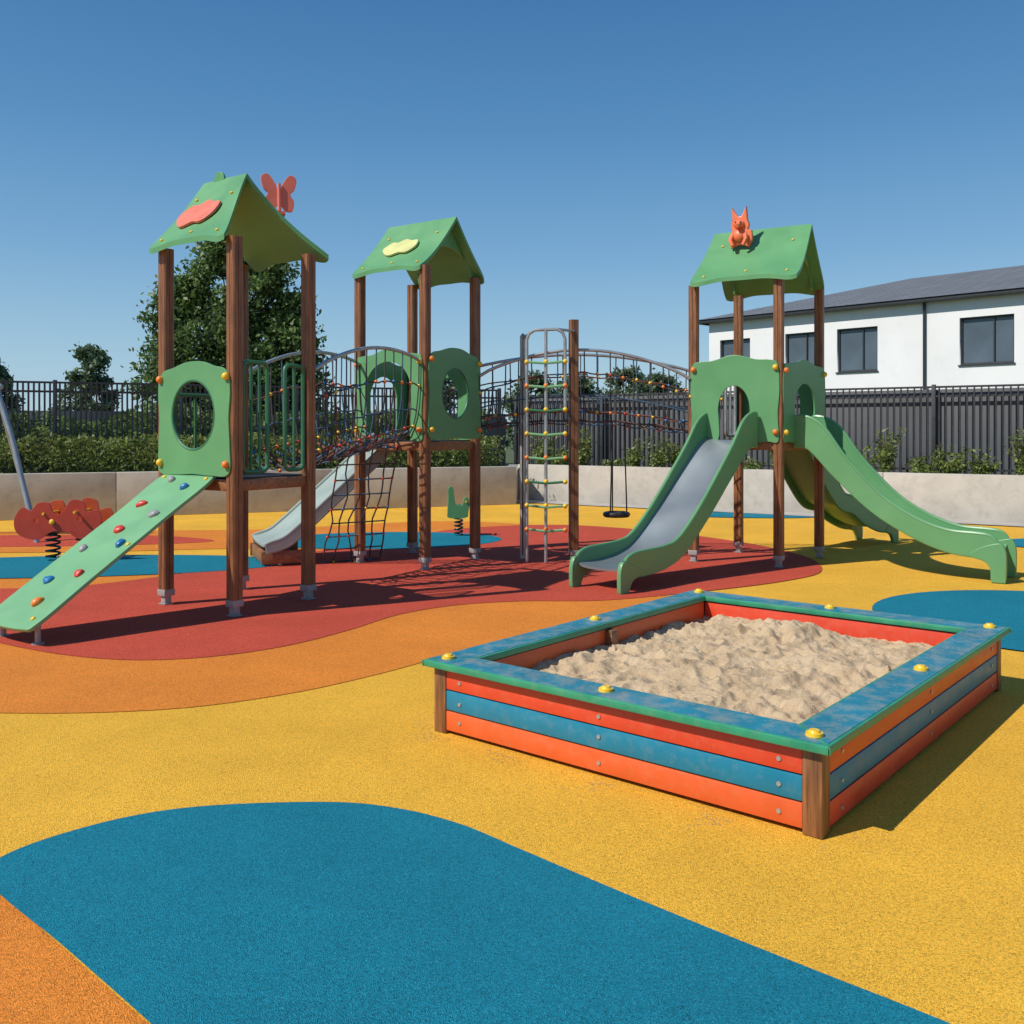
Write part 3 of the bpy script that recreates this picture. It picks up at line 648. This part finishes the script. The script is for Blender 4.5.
def bed(p0,p1,n,w):
    p0,p1=V((*p0,0)),V((*p1,0)); q=[p0+n*.1,p1+n*.1,p1+n*w,p0+n*w]; sheet('terrain_planting_bed',[(a.x,a.y) for a in q],.72,M['soil'])
bed((-15,14.75),(.0,20.97),nL,3.2); bed((.2,22.3),(13.8,13.3),nR,3.4)
q=[V((.12,22.35,0)),V((13.8,13.3,0))]; sheet('pavement',[(q[0].x,q[0].y),(q[1].x,q[1].y),(q[1].x-nR.x*.7,q[1].y-nR.y*.7),(q[0].x-nR.x*.7,q[0].y-nR.y*.7)],.016,M['pave'])
def fence(p0,p1,z0,z1,label,sp_=.115,pk=.030):
    p0,p1=V((*p0,0)),V((*p1,0)); d=p1-p0; u=d.normalized(); n=V((-u.y,u.x,0)); R=Matrix((u,n,V((0,0,1)))).transposed()
    root=thing('metal_fence',(p0+p1)/2+V((0,0,z0)),label,'fence','dark metal picket fences'); k=round(d.length/2.5); L=d.length/k
    for i in range(k+1): MB().box(p0+u*L*i+V((0,0,(z0+z1+.03)/2)),(.075,.075,z1+.03-z0),R,.006).out('fence_post',M['fence'],root)
    for i in range(k):
        mb=MB(); a=p0+u*(L*i+.04); L2=L-.08
        for z in (z0+.15,z1-.20,z1-.02): mb.box(a+u*L2/2+V((0,0,z)),(L2,.035,.04),R)
        m=int(L2/sp_)
        for j in range(m):
            c=a+u*(L2*(j+.5)/m)-n*.03; mb.box(c+V((0,0,(z0+.05+z1-.01)/2)),(pk,.022,z1-z0-.06),R)
        mb.out('fence_panel',M['fence'],root,smooth=False)
fence((-15.6,16.1),(-.3,22.4),.72,2.6,'long dark metal picket fence behind a green hedge',.095,.036)
fence((.1,24.0),(14.4,14.6),.72,2.5,'dark metal picket fence in front of a grey screen',.12,.028)
def screen(p0,p1,z1,mat,label):
    p0,p1=V((*p0,0)),V((*p1,0)); d=p1-p0; u=d.normalized(); n=V((-u.y,u.x,0)); R=Matrix((u,n,V((0,0,1)))).transposed()
    root=thing('screen_wall',(p0+p1)/2,label,'wall'); k=round(d.length/2.5); L=d.length/k
    for i in range(k): MB().box(p0+u*L*(i+.5)+V((0,0,z1/2)),(L-.003,.04,z1),R,.002).out('wall_panel',mat,root)
screen((.18,24.12),(14.5,14.7),2.44,M['screen'],'smooth grey screen wall fixed behind the dark fence')
screen((-17.5,22.5),(-.2,29),2.15,M['screend'],'dark boundary screen beyond the hedge')
# ------------------------------------------------------------------ foliage
def leafmesh(name,cent,size,mat,parent=None,flat=.0):
    n=len(cent); cent=np.asarray(cent,float)
    a=np.random.normal(size=(n,3)); a[:,2]+=flat; a/=np.linalg.norm(a,axis=1)[:,None]
    b=np.random.normal(size=(n,3)); b-= (b*a).sum(1)[:,None]*a; b/=np.linalg.norm(b,axis=1)[:,None]; c=np.cross(a,b)
    s=size*np.random.uniform(.6,1.4,(n,1))
    v=np.stack([cent-b*s,cent+c*s*.5,cent+b*s,cent-c*s*.5],1).reshape(-1,3)
    ctr=(v.min(0)+v.max(0))/2; v-=ctr
    me=bpy.data.meshes.new(name); f=np.arange(4*n).reshape(n,4)
    me.from_pydata(v.tolist(),[],f.tolist()); me.materials.append(mat)
    o=bpy.data.objects.new(name,me); link(o); W[o]=V(ctr)
    if parent: o.parent=parent; o.location=V(ctr)-W[parent]
    else: o.location=V(ctr)
    return o
def tree(x,y,base,h,w,label,group,leaf=.09,ncl=70,per=130,mat='leaf',crown0=.18,seed=1,peaks=None):
    rnd=random.Random(seed); root=thing('tree',(x,y,base),label,'tree',group)
    mb=MB(); mb.tube([(x,y,base),(x+.05,y,base+h*.25),(x-.03,y+.02,base+h*.55),(x,y,base+h*.85)],w*.035+.04,10,r2=.03)
    cl=[]
    if peaks is None: peaks=[(0,1.0,.5)]
    for i in range(ncl):
        px,ph,pwid=rnd.choice(peaks); t=rnd.random()**.85; zz=base+h*(crown0+(ph-crown0)*t)
        rr=pwid*w*(math.sin(math.pi*min(1,(.12+t*.84)))**.7)*(1-.40*t)
        a=rnd.uniform(0,2*math.pi); q=rr*rnd.uniform(.35,1.0); cr=w*rnd.uniform(.055,.105)*(1-.3*t)
        c=(x+px*w+q*math.cos(a),y+q*math.sin(a)*.8,min(zz,base+h*ph-cr*.5)); cl.append((c,(cr*1.15,cr*1.15,cr)))
        if i%4==0:
            s0=V((x,y,base+max(.1,(zz-base)*.6))); mb.tube([s0,s0.lerp(V(c),.5)+V((0,0,.1)),V(c)],.035,6,r2=.01)
    mb.out('trunk',M['trunk'],root)
    leafmesh('crown',np.concatenate([np.array(c)+np.random.normal(size=(per,3))*np.array(r)*.60 for c,r in cl]),leaf,M[mat],root)
GT='trees beyond the fence'
tree(-7.50,25.5,0,6.9,4.7,'large dense green leafy tree beyond the fence',GT,.075,250,200,'leaf',.15,3,[(-.1,.98,.42),(.02,1.0,.40),(.22,.88,.32),(-.28,.82,.32),(.34,.76,.20)])
tree(-20,45,0,5.5,3.8,'small bushy tree in the distance',GT,.12,60,140,'leafd',.15,5)
tree(-25.5,46,0,5.4,4.0,'small bushy tree in the distance',GT,.12,60,140,'leafd',.15,6)
for i,(x,y,h,w) in enumerate([(-3.2,46,4.8,4.5),(1.2,48,4.4,5),(3.6,52,4.5,5),(6.0,50,4.9,4.6),(8.2,53,4.7,5),(-12,48,4.4,5)]):
    tree(x,y,0,h,w,'distant rounded green tree',GT,.12,46,130,'leafd',.1,20+i)
pts=[]; p0=V((-15,14.75,0))
for _ in range(30000):
    s=random.uniform(0,16.2); k=noise.noise(V((s*.8,0,0)))+.6*noise.noise(V((s*2.7,5,0)))
    h=.80+.34*k; w=random.uniform(0,1); z=.72+max(.15,h)*w**.8; t=random.uniform(.25,1.2+.1*k)
    p=p0+uL*s+nL*t
    if noise.noise(V((s*3,z*4,t*3)))>-.25: pts.append((p.x,p.y,z+random.gauss(0,.03)))
hd=leafmesh('hedge',pts,.042,M['leafb']); hd['kind']='stuff'; hd['label']='uneven green hedge growing behind the concrete wall'; hd['category']='hedge'
pts=[]
for _ in range(20000):
    s=random.uniform(0,17); k=noise.noise(V((s*.6,9,0))); p=p0+uL*s+nL*random.uniform(3.2,4.4); z=.3+random.random()**.8*(1.75+.5*k); pts.append((p.x,p.y,z))
hd=leafmesh('hedge',pts,.075,M['leaf']); hd['kind']='stuff'; hd['label']='dark shrub belt growing beyond the metal fence'; hd['category']='hedge'
q0=V((.12,22.35,0)); s=.4
while s<15.2:
    p=q0+uR*s+nR*random.uniform(.35,.8); h=random.uniform(.40,1.05)*(1 if random.random()>.25 else .6)
    root=thing('shrub',(p.x,p.y,.72),'small leafy green shrub in the soil behind the wall','shrub','shrubs along the retaining wall')
    mb=MB(); cs=[]
    for j in range(22):
        a=random.uniform(0,2*math.pi); r=random.uniform(.05,.34); tip=V((p.x+r*math.cos(a),p.y+r*math.sin(a),.72+h*random.uniform(.35,1.0)))
        mb.tube([V((p.x,p.y,.7)),V((p.x,p.y,.7)).lerp(tip,.5)+V((0,0,.05)),tip],.006,4,r2=.003)
        for t in np.linspace(.2,1,28):
            c=V((p.x,p.y,.72)).lerp(tip,t); cs.append((c.x+random.gauss(0,.05),c.y+random.gauss(0,.05),c.z+random.gauss(0,.03)))
    mb.out('stems',M['trunk'],root); leafmesh('leaves',cs,.040,M['leafb'],root)
    s+=random.uniform(.36,.72)
# ------------------------------------------------------------------ building
hA=V((8.3,40,0)); e=V((.695,-.719,0)); nb=V((.719,.695,0))
hb=thing('building',(hA+e*11+nb*6),'white rendered two-storey building with grey hipped roof','building')
Ls=22.0; Dp=12.0; H=6.2
R=Matrix((e,nb,V((0,0,1)))).transposed()
def hp(s,t,z): return hA+e*s+nb*t+V((0,0,z))
wins=[(.54,1.97,3.85,5.42),(3.55,4.95,3.85,5.46),(5.72,7.3,3.85,5.48),(10.2,11.95,3.9,5.52),(14.5,16.2,3.9,5.5),(.54,1.97,1,2.6),(3.55,4.95,1,2.6),(5.72,7.3,1,2.6),(10.2,11.95,1,2.6)]
wm=facemat(hA,e,V((0,0,1)))
wall=MB(); wall.plate([[(0,0),(Ls,0),(Ls,H),(0,H)]]+[[(a,c),(b,c),(b,d),(a,d)] for a,b,c,d in wins],.3,Matrix.Translation(nb*.15)@wm,.001)
wall.box(hp(Ls/2,Dp,H/2),(Ls,.3,H),R); wall.box(hp(.15,Dp/2+.1,H/2),(.296,Dp-.5,H),R); wall.box(hp(Ls-.15,Dp/2+.1,H/2),(.296,Dp-.5,H),R)
wl=wall.out('wall',M['render'],hb,smooth=False)
for a,b,c,d in wins:
    cx=(a+b)/2; cz=(c+d)/2; w=b-a; h=d-c
    g_=MB().box(hp(cx,.17,cz),(w-.02,.02,h-.02),R).out('window',M['glass'],hb)
    mb=MB(); f=.06
    for (s,z,sw_,sh) in ((cx,c+f/2,w,f),(cx,d-f/2,w,f),(a+f/2,cz,f,h-2*f),(b-f/2,cz,f,h-2*f),(cx+w*.12,cz,f*.8,h-2*f)): mb.box(hp(s,.13,z),(sw_-.004,.06,sh),R)
    mb.out('frame',M['frame'],g_); MB().box(hp(cx,-.02,c-.02),(w+.08,.08,.035),R).out('sill',M['frame'],g_)
for s in (9.02,19.0): MB().cyl(hp(s,-.06,0),hp(s,-.06,H-.05),.05,10).out('downpipe',M['frame'],hb)
mb=MB(); mb.box(hp(Ls/2,-.28,H+.02),(Ls+.8,.14,.16),R,.02); mb.box(hp(-.34,Dp/2,H+.02),(.14,Dp+.7,.16),R,.02); mb.out('gutter',M['frame'],hb)
ov_=.4; ez=H+.10; rz=8.05
c1,c2,c3,c4=hp(-ov_,-ov_,ez),hp(Ls+ov_,-ov_,ez),hp(Ls+ov_,Dp+ov_,ez),hp(-ov_,Dp+ov_,ez); r1,r2_=hp(6,Dp/2,rz),hp(Ls-6,Dp/2,rz)
mb=MB(); vs=[mb.bm.verts.new(p) for p in (c1,c2,c3,c4,r1,r2_)]
for f in ((0,1,5,4),(1,2,5),(2,3,4,5),(3,0,4),(3,2,1,0)): mb.bm.faces.new([vs[i] for i in f])
mb.out('roof',M['roof'],hb,smooth=False)
# ------------------------------------------------------------------ light, world, camera
el=math.radians(47); sd=V((-.89,-.46,0)).normalized()
to=V((sd.x*math.cos(el),sd.y*math.cos(el),math.sin(el)))
sl=bpy.data.lights.new('sun','SUN'); sl.energy=4.6; sl.angle=math.radians(.5); sl.color=(1,.945,.86)
so_=bpy.data.objects.new('sun',sl); link(so_); so_.rotation_euler=(-to).to_track_quat('-Z','Y').to_euler(); so_.location=to*30
w=bpy.data.worlds.new('World'); scene.world=w; w.use_nodes=True; nt=w.node_tree
sk=nt.nodes.new('ShaderNodeTexSky'); sk.sky_type='NISHITA'; sk.sun_disc=False; sk.sun_elevation=el; sk.sun_rotation=math.atan2(to.x,to.y)
sk.air_density=1.3; sk.dust_density=.3; sk.ozone_density=1.2; sk.altitude=0
tc=nt.nodes.new('ShaderNodeTexCoord'); sx=nt.nodes.new('ShaderNodeSeparateXYZ'); nt.links.new(tc.outputs['Generated'],sx.inputs[0])
grad=ramp(nt,sx.outputs['Z'],[(0,(.40,.62,.78)),(.07,(.31,.55,.76)),(.18,(.155,.38,.66)),(.30,(.065,.25,.53)),(.42,(.032,.17,.42)),(1,(.03,.13,.33))])
sc_=nt.nodes.new('ShaderNodeVectorMath'); sc_.operation='SCALE'; sc_.inputs['Scale'].default_value=10.0; nt.links.new(grad,sc_.inputs[0])
col=mixc(nt,.78,sk.outputs[0],sc_.outputs[0])
nt.links.new(col,nt.nodes['Background'].inputs[0]); nt.nodes['Background'].inputs[1].default_value=.10
cam=bpy.data.cameras.new('camera'); co_=bpy.data.objects.new('camera',cam); link(co_); scene.camera=co_
cam.sensor_width=36; cam.lens=36*950/1024; cam.shift_y=-80/1024; cam.clip_end=2000; co_.location=(0,0,1.6); co_.rotation_euler=(math.radians(90),0,0)
scene.view_settings.view_transform='Standard'; scene.view_settings.look='None'; scene.view_settings.exposure=0
